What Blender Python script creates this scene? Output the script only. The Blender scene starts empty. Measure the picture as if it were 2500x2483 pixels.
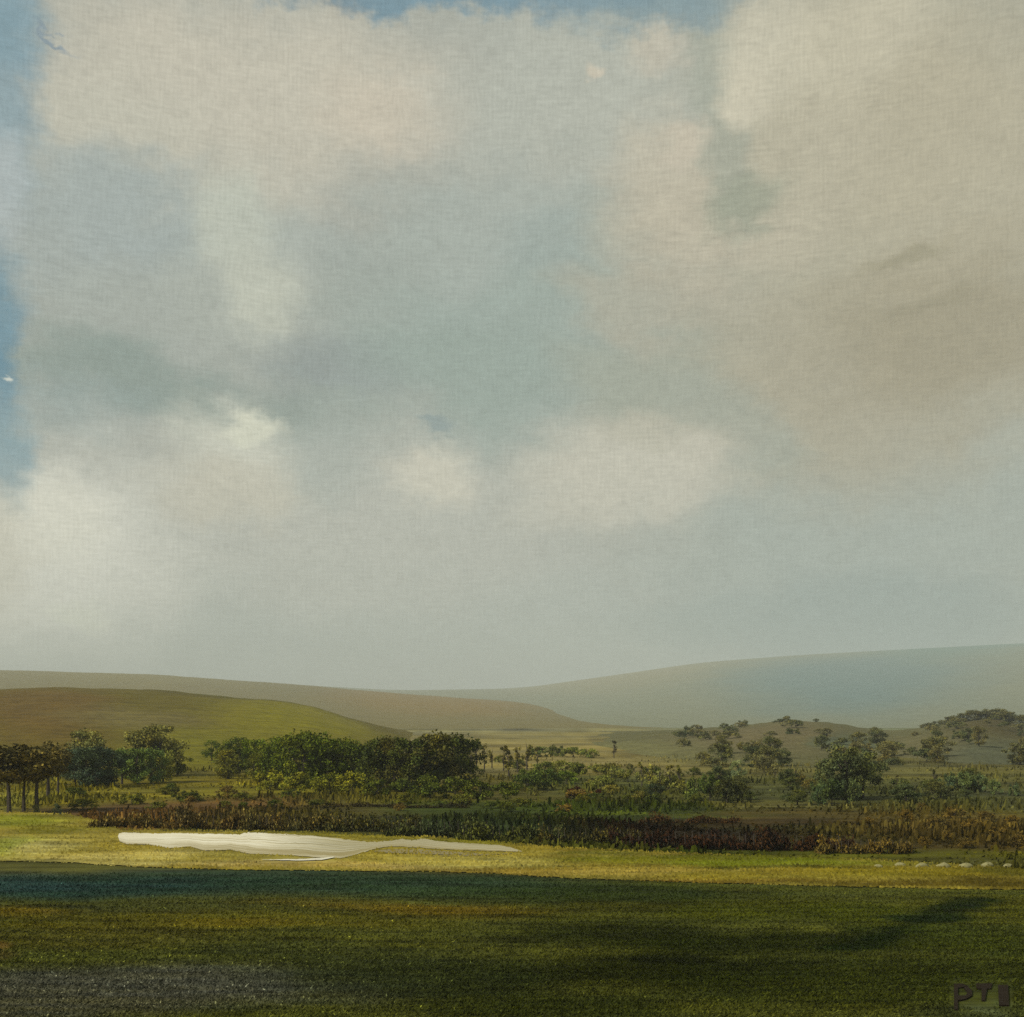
import bpy, math, random
import numpy as np
R = math.radians
S = bpy.context.scene
COL = S.collection
random.seed(7); rng = np.random.default_rng(11)

# ------------------------------------------------------------ camera
EYE, F, W, H, YH = 16.0, 1138.0, 1024.0, 1017.0, 715.0   # eye height (m), focal length (px), frame, horizon row
cam_d = bpy.data.cameras.new('camera'); cam = bpy.data.objects.new('camera', cam_d); COL.objects.link(cam)
cam.location = (0, 0, EYE); cam.rotation_euler = (R(90), 0, 0)
cam_d.sensor_width = 36; cam_d.lens = F / W * 36; cam_d.shift_y = (YH - H / 2) / W
cam_d.clip_start = 0.5; cam_d.clip_end = 30000
S.camera = cam

# ------------------------------------------------------------ exposure, renderer
S.view_settings.view_transform = 'Standard'; S.view_settings.look = 'None'
S.view_settings.exposure = 0.0; S.view_settings.gamma = 1.0
S.cycles.use_denoising = False
S.cycles.max_bounces = 4; S.cycles.diffuse_bounces = 2; S.cycles.glossy_bounces = 2; S.cycles.volume_bounces = 1
S.cycles.transparent_max_bounces = 4
S.cycles.use_adaptive_sampling = False

# ------------------------------------------------------------ sun
SUN_EL, SUN_AZ = 38.0, -115.0      # azimuth from +Y towards +X
sd = bpy.data.lights.new('sun', 'SUN'); sun = bpy.data.objects.new('sun', sd); COL.objects.link(sun)
sd.energy = 4.0; sd.angle = R(6); sd.color = (1.0, 0.93, 0.80)
az, el = R(SUN_AZ), R(SUN_EL)
from mathutils import Vector
to_sun = Vector((math.sin(az) * math.cos(el), math.cos(az) * math.cos(el), math.sin(el)))
sun.rotation_euler = to_sun.to_track_quat('Z', 'Y').to_euler()

# ------------------------------------------------------------ node helpers
def lin(c):
    return tuple((v / 255 / 12.92) if v / 255 <= 0.04045 else ((v / 255 + 0.055) / 1.055) ** 2.4 for v in c)
class NT:
    def __init__(s, tree): s.t = tree; s.n = tree.nodes; s.l = tree.links
    def node(s, typ, **kw):
        n = s.n.new(typ)
        for k, v in kw.items(): setattr(n, k, v)
        return n
    def put(s, sock, v):
        if isinstance(v, bpy.types.NodeSocket): s.l.new(v, sock)
        else: sock.default_value = v
    def math(s, op, a, b=0.0, c=None):
        n = s.node('ShaderNodeMath', operation=op); s.put(n.inputs[0], a); s.put(n.inputs[1], b)
        if c is not None: s.put(n.inputs[2], c)
        return n.outputs[0]
    def vmath(s, op, a, b=None, sc=None):
        n = s.node('ShaderNodeVectorMath', operation=op); s.put(n.inputs[0], a)
        if b is not None: s.put(n.inputs[1], b)
        if sc is not None: s.put(n.inputs['Scale'], sc)
        return n.outputs['Value'] if op in ('LENGTH', 'DISTANCE', 'DOT_PRODUCT') else n.outputs[0]
    def noise(s, vec, scale, detail=3, rough=0.55, out=0):
        n = s.node('ShaderNodeTexNoise'); s.put(n.inputs['Vector'], vec); n.inputs['Scale'].default_value = scale
        n.inputs['Detail'].default_value = detail; n.inputs['Roughness'].default_value = rough
        return n.outputs[out]
    def mapping(s, vec, loc=(0,0,0), rot=(0,0,0), sc=(1,1,1), typ='POINT'):
        n = s.node('ShaderNodeMapping', vector_type=typ); s.put(n.inputs[0], vec)
        n.inputs['Location'].default_value = loc; n.inputs['Rotation'].default_value = rot; n.inputs['Scale'].default_value = sc
        return n.outputs[0]
    def mrange(s, v, a, b, c, d, interp='LINEAR'):
        n = s.node('ShaderNodeMapRange', interpolation_type=interp, clamp=True)
        for i, x in enumerate((v, a, b, c, d)): s.put(n.inputs[i], x)
        return n.outputs[0]
    def mix(s, fac, a, b, blend='MIX'):
        n = s.node('ShaderNodeMix', data_type='RGBA', blend_type=blend)
        s.put(n.inputs[0], fac)
        s.put(n.inputs[6], a if isinstance(a, bpy.types.NodeSocket) else (*a, 1)); s.put(n.inputs[7], b if isinstance(b, bpy.types.NodeSocket) else (*b, 1))
        return n.outputs[2]
    def blob(s, prev, coord, cx, cy, rx, ry, rot, colour, op, inner=0.25):
        v = s.mapping(coord, (cx, cy, 0), (0, 0, rot), (rx, ry, 1), 'TEXTURE')
        d = s.vmath('LENGTH', v)
        f = s.mrange(d, inner, 1.0, op, 0.0, 'SMOOTHSTEP')
        return s.mix(f, prev, colour)

# ------------------------------------------------------------ world: real sky behind layered cloud
world = bpy.data.worlds.new('World'); S.world = world; world.use_nodes = True
t = NT(world.node_tree); t.n.clear()
STR = 0.10
sky = t.node('ShaderNodeTexSky', sky_type='NISHITA'); sky.sun_disc = False
sky.sun_elevation = R(SUN_EL); sky.sun_rotation = R(SUN_AZ); sky.air_density = 1.0; sky.dust_density = 2.0
tc = t.node('ShaderNodeTexCoord'); gen = tc.outputs['Generated']
sep = t.node('ShaderNodeSeparateXYZ'); t.l.new(gen, sep.inputs[0])
u = t.math('ARCTAN2', sep.outputs[0], sep.outputs[1])
hor = t.math('SQRT', t.math('ADD', t.math('MULTIPLY', sep.outputs[0], sep.outputs[0]), t.math('MULTIPLY', sep.outputs[1], sep.outputs[1])))
v = t.math('ARCTAN2', sep.outputs[2], hor)
cmb = t.node('ShaderNodeCombineXYZ'); t.l.new(u, cmb.inputs[0]); t.l.new(v, cmb.inputs[1]); uv = cmb.outputs[0]
def warp(amp, scale, off, st=(1, 1.6, 1)):
    n = t.noise(t.mapping(uv, (off, off * 2, 0), (0, 0, 0.2), st), scale, 4, 0.6, 1)
    return t.vmath('ADD', uv, t.vmath('SCALE', t.vmath('SUBTRACT', n, (0.5, 0.5, 0.5)), sc=amp))
uvA, uvB = warp(0.11, 9, 1.3), warp(0.05, 24, 4.1)
def P(x, y):     # row/column of the 1932-wide view of the photo -> azimuth, elevation
    px, py = x * W / 1932, y * W / 1932
    a = math.atan((px - W / 2) / F)
    return a, math.atan((YH - py) / F * math.cos(a))
CS = 1.0 / STR
def sc(c, k=1.0):
    tn = (0.935, 0.945, 0.915) if c[2] - c[0] < 20 else (0.95, 0.95, 0.95)     # warm cloud light, the blue gaps stay blue
    return tuple(x * k * CS * q_ for x, q_ in zip(lin(c), tn))
GAIN = 1.16
# overall grey cloud deck with holes towards the real sky
base = t.mix(t.noise(uvA, 3.0, 5, 0.6), sc((160, 166, 160)), sc((178, 180, 172)))
base = t.mix(t.mrange(t.noise(uvB, 2.2, 4, 0.6), 0.62, 0.8, 0.0, 0.2), base, sky.outputs[0])
# (cx, cy, rx, ry, rotation in degrees, colour, opacity, which warp)
CL = [
 (1750,560,900,900,0,(178,169,148),.85,0), (1000,1180,1500,170,0,(170,177,170),.8,0),
 (1650,990,680,260,0,(162,170,165),.85,0), (1650,1170,600,130,-3,(146,157,154),.9,0),
 (980,640,560,330,10,(149,163,157),.85,0), (1500,760,480,230,-12,(170,161,142),.9,0),
 (1800,640,360,180,-10,(157,146,124),.9,0), (1790,480,300,70,8,(164,153,131),.55,1),
 (1700,250,420,260,-20,(181,171,150),.8,0),
 (430,190,640,240,4,(191,185,170),.95,0), (180,270,330,160,0,(187,184,170),.8,0), (730,215,200,90,0,(197,187,170),.8,1),
 (1080,200,380,200,0,(176,178,168),.8,0),
 (330,430,420,110,-4,(152,163,162),.8,0), (150,460,260,180,0,(158,167,166),.7,0), (300,600,420,130,0,(160,166,160),.7,0),
 (900,430,260,120,10,(165,172,166),.6,0), (1030,455,130,75,0,(150,162,158),.6,1),
 (440,420,100,120,0,(188,191,178),.9,1), (490,540,110,100,-35,(194,195,180),.95,1), (480,500,200,190,0,(176,180,170),.5,0),
 (330,735,560,95,-4,(132,146,141),.95,0), (650,690,220,80,0,(138,147,147),.8,1), (900,700,300,130,0,(144,158,151),.8,0),
 (80,760,260,80,0,(140,156,156),.6,1),
 (620,1000,800,260,0,(186,186,176),.75,0),
 (450,860,180,120,-25,(203,202,188),.85,1), (475,810,85,42,5,(210,210,192),.95,1), (420,930,210,80,0,(192,187,171),.8,1),
 (825,900,125,85,0,(206,201,185),.85,1), (1190,880,330,135,6,(198,193,178),.85,0), (1230,800,130,60,0,(180,176,160),.7,1),
 (620,860,120,130,0,(160,168,162),.6,1), (1450,860,120,80,-20,(156,163,155),.55,1),
 (60,1060,360,260,0,(218,216,204),.95,0), (90,980,150,110,0,(220,217,202),.8,1), (150,1162,75,24,0,(214,214,198),.9,1),

 (1250,330,150,130,0,(188,180,162),.85,1), (1330,440,270,120,0,(184,175,156),.85,1), (1300,270,75,60,0,(194,184,166),.8,1),
 (1250,560,260,80,-8,(174,166,148),.6,0), (1500,330,230,150,25,(184,175,156),.7,1),
 (1375,300,64,180,8,(158,160,146),.85,1), (1410,390,110,60,15,(152,154,138),.8,1),
 (1340,110,60,120,0,(160,164,152),.8,1),
 (1240,95,75,50,0,(186,180,165),.9,1), (1112,140,28,24,-30,(198,188,170),.8,1),
 (1460,90,150,110,-10,(198,190,172),.95,1), (1405,175,75,75,-20,(203,194,175),.95,1), (1620,60,230,120,20,(195,186,166),.85,1),
 (1230,700,260,90,-10,(154,160,148),.8,0), (1350,770,190,70,-20,(156,160,148),.7,1),
 (820,800,62,26,-14,(132,148,150),.8,1), (1700,490,120,26,6,(150,141,118),.6,1), (1760,570,120,30,14,(152,142,120),.5,1),
 (1230,5,260,52,0,(126,147,152),.95,1), (780,-12,640,40,0,(108,138,152),.95,1), (620,-4,90,34,0,(98,124,138),.6,1),
 (0,130,95,260,0,(124,150,160),.85,1), (0,40,120,90,0,(116,146,158),.7,1), (105,58,52,8,-14,(122,140,152),.8,1),
 (0,350,60,120,0,(172,180,182),.7,1), (-8,640,50,200,0,(86,130,150),.95,1), (15,560,60,110,0,(120,148,158),.5,1),
 (10,850,70,130,0,(118,150,160),.85,1), (-40,1050,120,180,0,(196,190,172),.6,1),
 (10,708,9,12,0,(214,216,205),.9,1),
]
cur = base
for (cx, cy, rx, ry, rot, c, op, w) in CL:
    if cx > 1400: c = (c[0] - 4, c[1] - 2, c[2] - 3)
    a, e = P(cx, cy)
    k = W / 1932 / F
    cur = t.blob(cur, uvB if w else uvA, a, e, rx * k, ry * k, R(rot), sc(c, GAIN), op)
# fine woven brushwork of the sky: crossed thin strokes
s1 = t.noise(t.mapping(uv, sc=(1, 0.2, 1)), 440, 1, 0.5)
s2 = t.noise(t.mapping(uv, sc=(0.2, 1, 1)), 440, 1, 0.5)
ribs = t.math('SINE', t.math('MULTIPLY', t.math('ADD', u, t.math('MULTIPLY', s2, 0.0012)), 2 * math.pi * F / 4.3))
rows_ = t.math('SINE', t.math('MULTIPLY', t.math('ADD', v, t.math('MULTIPLY', s1, 0.0012)), 2 * math.pi * F / 4.6))
patch = t.mrange(t.noise(uvA, 5, 3), 0.35, 0.65, 0.2, 1.0)
weave = t.math('MULTIPLY', patch, t.math('ADD', t.math('MULTIPLY', ribs, 0.015), t.math('MULTIPLY', rows_, 0.010)))
s3 = t.noise(t.mapping(uvA, rot=(0, 0, 0.5), sc=(1, 4, 1)), 26, 5, 0.65)
s4 = t.noise(uvB, 45, 4, 0.7)
tex = t.math('ADD', t.math('MULTIPLY', t.math('SUBTRACT', t.math('ADD', s1, s2), 1.0), 0.22),
             t.math('ADD', t.math('MULTIPLY', t.math('SUBTRACT', s3, 0.5), 0.24), t.math('MULTIPLY', t.math('SUBTRACT', s4, 0.5), 0.18)))
# dragged drybrush marks in the upper right cloud and at the left edge
st_ = t.noise(t.mapping(uv, rot=(0, 0, 0.95), sc=(0.16, 1, 1)), 260, 2, 0.6)
msk = 0.06
for (cx, cy, rx, ry, amp) in ((1380, 410, 360, 190, 0.30), (90, 450, 200, 180, 0.22)):
    a, e = P(cx, cy); k_ = W / 1932 / F
    dd = t.vmath('LENGTH', t.mapping(uvB, (a, e, 0), (0, 0, 0), (rx * k_, ry * k_, 1), 'TEXTURE'))
    msk = t.math('ADD', msk, t.mrange(dd, 0.2, 1.0, amp, 0.0, 'SMOOTHSTEP'))
tex = t.math('ADD', tex, t.math('MULTIPLY', t.math('SUBTRACT', st_, 0.5), msk))
tex = t.math('ADD', t.math('ADD', tex, weave), 1.0)
colr = t.vmath('SCALE', cur, sc=tex)
bg = t.node('ShaderNodeBackground'); t.l.new(colr, bg.inputs[0]); bg.inputs[1].default_value = STR
wo = t.node('ShaderNodeOutputWorld'); t.l.new(bg.outputs[0], wo.inputs[0])
world.cycles.sampling_method = 'MANUAL'; world.cycles.sample_map_resolution = 512

# ------------------------------------------------------------ object helpers
def mesh_obj(name, verts, faces, mat, parent=None, smooth=False, attrs=None, uvs=None):
    me = bpy.data.meshes.new(name)
    if isinstance(verts, np.ndarray):
        nf, k = faces.shape
        me.vertices.add(len(verts)); me.vertices.foreach_set('co', verts.astype(np.float32).ravel())
        me.loops.add(nf * k); me.loops.foreach_set('vertex_index', faces.astype(np.int32).ravel())
        me.polygons.add(nf); me.polygons.foreach_set('loop_start', np.arange(0, nf * k, k, dtype=np.int32))
        me.polygons.foreach_set('loop_total', np.full(nf, k, dtype=np.int32))
        me.update(calc_edges=True)
    else:
        me.from_pydata(verts, [], faces)
    if attrs:
        for an, av in attrs.items():
            at = me.attributes.new(an, 'FLOAT', 'POINT'); at.data.foreach_set('value', np.asarray(av, dtype=np.float32))
    if uvs is not None:
        ul = me.uv_layers.new(name='UVMap'); idx = faces.ravel()
        ul.data.foreach_set('uv', uvs[idx].astype(np.float32).ravel())
    if smooth: me.polygons.foreach_set('use_smooth', np.ones(len(me.polygons), dtype=bool))
    me.materials.append(mat); me.update()
    o = bpy.data.objects.new(name, me); COL.objects.link(o)
    if parent: o.parent = parent
    return o
def structure(o): o['kind'] = 'structure'; return o
def grid_faces(nr, nc):
    i = np.arange(nr - 1)[:, None] * nc + np.arange(nc - 1)[None, :]
    return np.stack([i, i + 1, i + nc + 1, i + nc], -1).reshape(-1, 4)
def ground_pt(px, py): d = EYE * F / (py - YH); return ((px - W / 2) / F * d, d)

def surf(name, build, rough=0.9, bump=None, spec=0.2):
    m = bpy.data.materials.new(name); m.use_nodes = True; q = NT(m.node_tree); q.n.clear()
    b = q.node('ShaderNodeBsdfPrincipled'); o = q.node('ShaderNodeOutputMaterial'); q.l.new(b.outputs[0], o.inputs[0])
    col = build(q)
    if isinstance(col, bpy.types.NodeSocket): q.l.new(col, b.inputs['Base Color'])
    else: b.inputs['Base Color'].default_value = (*col, 1)
    b.inputs['Roughness'].default_value = rough; b.inputs['Specular IOR Level'].default_value = spec * 0.4
    if bump:
        bn = q.node('ShaderNodeBump'); bn.inputs['Strength'].default_value = bump[1]; bn.inputs['Distance'].default_value = bump[2]
        q.l.new(bump[0](q), bn.inputs['Height']); q.l.new(bn.outputs[0], b.inputs['Normal'])
    return m
K = 1.20       # share of the base colour a surface sends back under this light: picture value / K = base colour
def alb(c, k=1.0): return tuple(min(0.85, x / K * k) for x in lin(c))

# ------------------------------------------------------------ ground colours (a node group shared by soil and grass)
def field_group(name, base_c, blobs, streak=1.0):
    g = bpy.data.node_groups.new(name, 'ShaderNodeTree')
    g.interface.new_socket('Position', in_out='INPUT', socket_type='NodeSocketVector')
    g.interface.new_socket('Color', in_out='OUTPUT', socket_type='NodeSocketColor')
    q = NT(g); gi = q.node('NodeGroupInput'); go = q.node('NodeGroupOutput')
    pos = q.mapping(gi.outputs[0], sc=(1, 1, 0))
    n1 = q.noise(q.mapping(pos, sc=(0.35, 1, 1)), 0.10, 5, 0.65, 1)
    wp = q.vmath('ADD', pos, q.vmath('MULTIPLY', q.vmath('SUBTRACT', n1, (.5, .5, .5)), (34, 13, 0)))
    c = base_c if isinstance(base_c, bpy.types.NodeSocket) else None
    cur = q.mix(q.noise(wp, 0.02, 4), alb(base_c[0]), alb(base_c[1]))
    for (x, y, rx, ry, rot, colr, op) in blobs:
        X, Y = ground_pt(x, y); d = Y
        wx = rx * d / F; wy = ry * d * d / (EYE * F)
        cur = q.blob(cur, wp, X, Y, wx, wy, R(rot), alb(colr), op, 0.4)
    st = q.noise(q.mapping(pos, sc=(0.05, 1.0, 1)), 1.1, 4, 0.7)
    st2 = q.noise(pos, 1.6, 3, 0.7)
    k = q.math('ADD', q.math('MULTIPLY', q.math('SUBTRACT', st, 0.5), 1.3 * streak), q.math('MULTIPLY', q.math('SUBTRACT', st2, 0.5), 0.7 * streak))
    cur = q.vmath('SCALE', cur, sc=q.math('MAXIMUM', q.math('ADD', k, 1.0), 0.25))
    q.l.new(cur, go.inputs[0])
    return g
def lattice(x, y, seed):
    xi, yi = np.floor(x).astype(np.int64), np.floor(y).astype(np.int64); fx, fy = x - xi, y - yi
    fx, fy = fx * fx * (3 - 2 * fx), fy * fy * (3 - 2 * fy)
    def h(a, b):
        n = (a * 374761393 + b * 668265263 + seed * 974634777) & 0xffffffff
        n = ((n ^ (n >> 13)) * 1274126177) & 0xffffffff
        return ((n ^ (n >> 16)) & 0xffff) / 65535.0
    return (h(xi, yi) * (1 - fx) + h(xi + 1, yi) * fx) * (1 - fy) + (h(xi, yi + 1) * (1 - fx) + h(xi + 1, yi + 1) * fx) * fy
def fbm(x, y, seed, o=4, r=.55):
    t_, a, n = 0, 1, 0
    for k in range(o): t_ = t_ + a * (lattice(x * 2 ** k, y * 2 ** k, seed + k * 7) - .5); n += a; a *= r
    return t_ / n * 2
def sstep(a, b, v): q_ = np.clip((v - a) / (b - a), 0, 1); return q_ * q_ * (3 - 2 * q_)
def field_colour(x, y, lists=None, bases=((74, 76, 30), (92, 88, 40)), amp=1.0):
    """colour of the growth and soil at real ground positions: patches of heather, bracken and grass, with shade, sun and haze painted in"""
    yy = np.maximum(y, 8.0)
    k = yy / 100.0
    wx = x + 9 * k * fbm(x * .05 / k + 3, y * .08 / k, 5); wy = y + 5 * k * k * fbm(x * .04 / k, y * .10 / k + 9, 17)
    c0, c1 = np.array(alb(bases[0])), np.array(alb(bases[1]))
    m = (fbm(x * .02, y * .02, 3) * .5 + .5)[..., None]
    c = c0 * (1 - m) + c1 * m
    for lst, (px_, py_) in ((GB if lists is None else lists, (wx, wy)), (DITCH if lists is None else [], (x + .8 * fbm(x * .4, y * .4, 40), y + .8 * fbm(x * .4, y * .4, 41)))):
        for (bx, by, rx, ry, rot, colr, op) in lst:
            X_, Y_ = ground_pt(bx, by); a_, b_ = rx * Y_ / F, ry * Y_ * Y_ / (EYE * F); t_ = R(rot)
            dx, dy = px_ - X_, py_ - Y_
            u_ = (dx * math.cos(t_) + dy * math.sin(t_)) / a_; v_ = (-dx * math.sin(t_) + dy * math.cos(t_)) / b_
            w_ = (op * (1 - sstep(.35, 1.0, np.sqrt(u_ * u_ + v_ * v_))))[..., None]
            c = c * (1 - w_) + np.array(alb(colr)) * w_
    st = fbm(x * .10 / k, y * 1.1 / k ** 2, 60, 4, .6) * .75 + fbm(x * .5 / k, y * .6 / k ** 2, 70, 3) * .35     # wind-laid drifts lying across the slope
    hue = fbm(x * .12 / k, y * .5 / k ** 2, 90, 3)[..., None] * np.array([.16, .10, -.25])
    return np.clip(c * np.clip(1 + st * amp, .3, 2)[..., None] * (1 + hue) * np.where((y < 112)[..., None] & (lists is None), np.array([.92, 1.04, .74]), np.array([1.0, 1.0, .8])), 0.001, .9)
def colour_attr(o, c):
    at = o.data.color_attributes.new('growth', 'FLOAT_COLOR', 'POINT')
    at.data.foreach_set('color', np.concatenate([c, np.ones((len(c), 1))], 1).astype(np.float32).ravel())
def attr_col(q, k=0.5):
    a = q.node('ShaderNodeAttribute', attribute_name='growth')
    n = q.noise(q.node('ShaderNodeTexCoord').outputs['Object'], 2.0, 4, 0.7)
    return q.vmath('SCALE', a.outputs['Color'], sc=q.math('ADD', q.math('MULTIPLY', q.math('SUBTRACT', n, .5), k * 2), 1.0))
def use_group(q, g):
    geo = q.node('ShaderNodeNewGeometry'); n = q.node('ShaderNodeGroup'); n.node_tree = g
    q.l.new(geo.outputs['Position'], n.inputs[0]); return n.outputs[0]
# blobs on the ground: column, row, half-width, half-height in the photo at 1024 wide -> real x, y, size in metres
GB = [
 (600,727,600,11,0,(128,122,88),.95), (560,738,330,14,0,(132,122,80),.9), (880,728,300,12,0,(104,112,92),.9),  # distant haze painted into the far plain's colour
 (560,750,330,22,0,(134,122,78),.95), (780,756,200,16,0,(104,100,60),.9), (980,760,180,14,0,(88,84,48),.9),
 (512,792,1400,30,0,(92,86,38),.95), (200,788,300,22,0,(112,104,30),.9), (40,800,110,20,0,(122,118,50),.8), (330,792,190,9,0,(116,110,28),.8),
 (200,812,180,17,0,(98,72,44),.9), (330,818,150,14,0,(80,70,36),.8), (150,826,90,8,0,(104,76,38),.8),
 (600,816,360,28,0,(44,52,16),.97), (480,806,160,10,0,(58,70,22),.8), (430,826,150,10,0,(46,56,36),.85), (520,832,130,8,0,(44,54,34),.8),
 (620,782,150,13,0,(84,88,46),.85), (700,792,240,13,0,(74,76,34),.85), (860,786,240,16,0,(80,82,46),.9), (900,796,120,16,0,(72,74,38),.9), (1010,800,90,22,0,(76,78,48),.8),
 (700,806,120,6,0,(56,66,20),.8), (900,818,200,14,0,(82,70,32),.9), (980,834,150,22,0,(84,70,34),.9), (940,846,130,8,0,(66,54,22),.8),
 (730,834,230,16,0,(36,26,12),.95), (640,826,120,6,0,(30,18,12),.9), (790,822,140,6,0,(60,46,20),.8), (880,853,200,8,0,(84,84,16),.9), (740,852,150,5,0,(52,60,14),.9), (620,846,90,5,0,(66,70,24),.8),
 (850,806,110,3,0,(112,108,66),.7), (905,826,40,2,0,(122,112,60),.7), (600,812,90,3,0,(78,88,24),.6), (740,815,120,3,0,(78,84,26),.6),
 # foreground, far to near: cloud shade painted in as teal and dark tones
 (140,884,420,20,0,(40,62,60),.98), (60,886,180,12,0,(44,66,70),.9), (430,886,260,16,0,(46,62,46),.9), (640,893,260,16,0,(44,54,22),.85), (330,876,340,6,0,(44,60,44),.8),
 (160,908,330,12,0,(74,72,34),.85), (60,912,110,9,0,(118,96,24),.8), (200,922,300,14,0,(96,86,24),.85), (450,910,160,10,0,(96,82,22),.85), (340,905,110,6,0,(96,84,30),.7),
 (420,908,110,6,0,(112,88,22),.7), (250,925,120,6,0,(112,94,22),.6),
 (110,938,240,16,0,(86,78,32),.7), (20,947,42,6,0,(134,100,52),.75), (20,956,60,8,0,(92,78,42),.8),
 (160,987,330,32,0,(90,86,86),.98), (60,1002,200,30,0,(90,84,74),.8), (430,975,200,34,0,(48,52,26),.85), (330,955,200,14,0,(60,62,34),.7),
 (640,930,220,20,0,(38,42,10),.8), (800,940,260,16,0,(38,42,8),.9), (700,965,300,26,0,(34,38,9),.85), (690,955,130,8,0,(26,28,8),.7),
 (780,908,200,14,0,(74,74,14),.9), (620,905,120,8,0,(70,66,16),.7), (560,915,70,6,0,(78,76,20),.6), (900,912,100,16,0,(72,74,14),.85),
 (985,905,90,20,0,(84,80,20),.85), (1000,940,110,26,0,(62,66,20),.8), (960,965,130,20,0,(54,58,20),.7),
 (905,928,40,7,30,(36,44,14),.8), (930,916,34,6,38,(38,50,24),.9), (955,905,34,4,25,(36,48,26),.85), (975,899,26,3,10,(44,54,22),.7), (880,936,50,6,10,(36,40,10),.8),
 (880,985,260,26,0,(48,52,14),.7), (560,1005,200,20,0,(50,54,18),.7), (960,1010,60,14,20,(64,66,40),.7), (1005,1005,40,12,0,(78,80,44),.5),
]
DITCH = [(x, y, rx, 5.5, rot, (30, 40, 14), .85) for x, y, rx, rot in [(858,945,60,20),(882,936,46,40),(903,928,44,47),(922,919,44,50),(938,912,42,48),(955,906,44,40),(975,901,44,22)]] + [
 (940,930,60,9,40,(66,72,26),.5), (985,1010,16,8,0,(92,94,66),.9), (995,1000,12,6,0,(76,80,50),.7)]
m_ground = surf('moor_turf', lambda q: attr_col(q, 0.3), 0.95,
                (lambda q: q.noise(q.node('ShaderNodeTexCoord').outputs['Object'], 2.2, 5, 0.7), 0.6, 0.25))

# ------------------------------------------------------------ ground sheet (one sheet: knoll under the viewpoint, flat moor, to behind the far hills)
def ground_z(x, y):
    d = np.hypot(x, y)
    knoll = (EYE - 1.7) * np.clip(1 - d / 52.0, 0, 1) ** 1.5
    und = 0.22 * np.sin(x * 0.045 + 1.2) * np.sin(y * 0.06) * np.clip((d - 30) / 30, 0, 1) * np.clip((112 - y) / 25, 0, 1)
    return knoll + und
ys = np.concatenate([np.linspace(-600, -60, 12), np.linspace(-50, 56, 45), np.arange(57, 110, .33), np.arange(110, 200, .8), np.arange(200, 330, 2.2), np.geomspace(332, 1200, 60), np.geomspace(1250, 12000, 14)])
xh = np.concatenate([np.arange(0.15, 36, .33), np.arange(36, 90, .7), np.arange(90, 160, 1.6), np.geomspace(162, 11000, 50)])
xs = np.concatenate([-xh[::-1], xh])
X, Y = np.meshgrid(xs, ys); V = np.stack([X, Y, ground_z(X, Y)], -1).reshape(-1, 3)
gr_o = structure(mesh_obj('ground', V, grid_faces(len(ys), len(xs)), m_ground, smooth=True))
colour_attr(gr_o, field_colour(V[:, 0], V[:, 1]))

# ------------------------------------------------------------ hills
def hill(name, prof, d0, d1, mat_fn, back=1.5, rough_amp=0.0, sag=1.0, nr=46, z0=-0.4):
    """ridge given by (column, row) points; it stands d1 metres off and its foot d0 metres off"""
    cols = np.arange(-900, 1925, 6.0)
    pr = np.interp(cols, [p[0] for p in prof], [p[1] for p in prof])
    kk = np.ones(9) / 9; pr = np.convolve(np.pad(pr, 4, 'edge'), kk, 'valid')
    zr = EYE + (YH - pr) * d1 / F
    tt = np.concatenate([np.linspace(0, 1, nr), 1 + np.linspace(0.04, 1, 12)])
    V, UV = [], []
    for k in tt:
        if k <= 1:
            d = d0 + (d1 - d0) * k; s = k ** sag; s = s * s * (3 - 2 * s) if sag >= 1 else s
            z = z0 + (zr - z0) * s
        else:
            q = k - 1; d = d1 * (1 + (back - 1) * q); z = zr * math.cos(q * math.pi / 2) ** 1.0 + z0 * q
        x = (cols - W / 2) / F * d
        nz = rough_amp * (np.sin(x / d1 * 61 + k * 7) + 0.6 * np.sin(x / d1 * 143 + k * 17 + 2) + 0.4 * np.sin(x / d1 * 330 + k * 40)) * min(k * 3, 1)
        V.append(np.stack([x, np.full_like(x, d), z + nz], -1)); UV.append(np.stack([cols / W, np.full_like(cols, k)], -1))
    V = np.concatenate(V); UV = np.concatenate(UV)
    o = mesh_obj(name, V, grid_faces(len(tt), len(cols)), mat_fn, smooth=True, uvs=UV)
    return structure(o)
def hill_mat(name, c0, c1, blobs, tex=0.5, sx=30, sy=60):
    def f(q):
        uvn = q.node('ShaderNodeTexCoord').outputs['UV']
        w = q.vmath('ADD', uvn, q.vmath('MULTIPLY', q.vmath('SUBTRACT', q.noise(q.mapping(uvn, sc=(6, 4, 1)), 1.5, 5, 0.6, 1), (.5, .5, .5)), (0.09, 0.28, 0)))
        cur = q.mix(q.noise(q.mapping(uvn, sc=(8, 6, 1)), 1.0, 4), alb(c0), alb(c1))
        for (x, v_, rx, rv, c, op) in blobs: cur = q.blob(cur, w, x / W, v_, rx / W, rv, 0, alb(c), op)
        n = q.noise(q.mapping(uvn, sc=(sx, sy, 1)), 1.0, 5, 0.7)
        n2 = q.noise(q.mapping(uvn, sc=(sx * 7, sy * 1.2, 1)), 1.0, 3, 0.7)
        k = q.math('ADD', q.math('MULTIPLY', q.math('SUBTRACT', n, .5), tex * 1.6), q.math('MULTIPLY', q.math('SUBTRACT', n2, .5), tex))
        return q.vmath('SCALE', cur, sc=q.math('MAXIMUM', q.math('ADD', k, 1.0), 0.3))
    return surf(name, f, 0.95)
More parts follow.
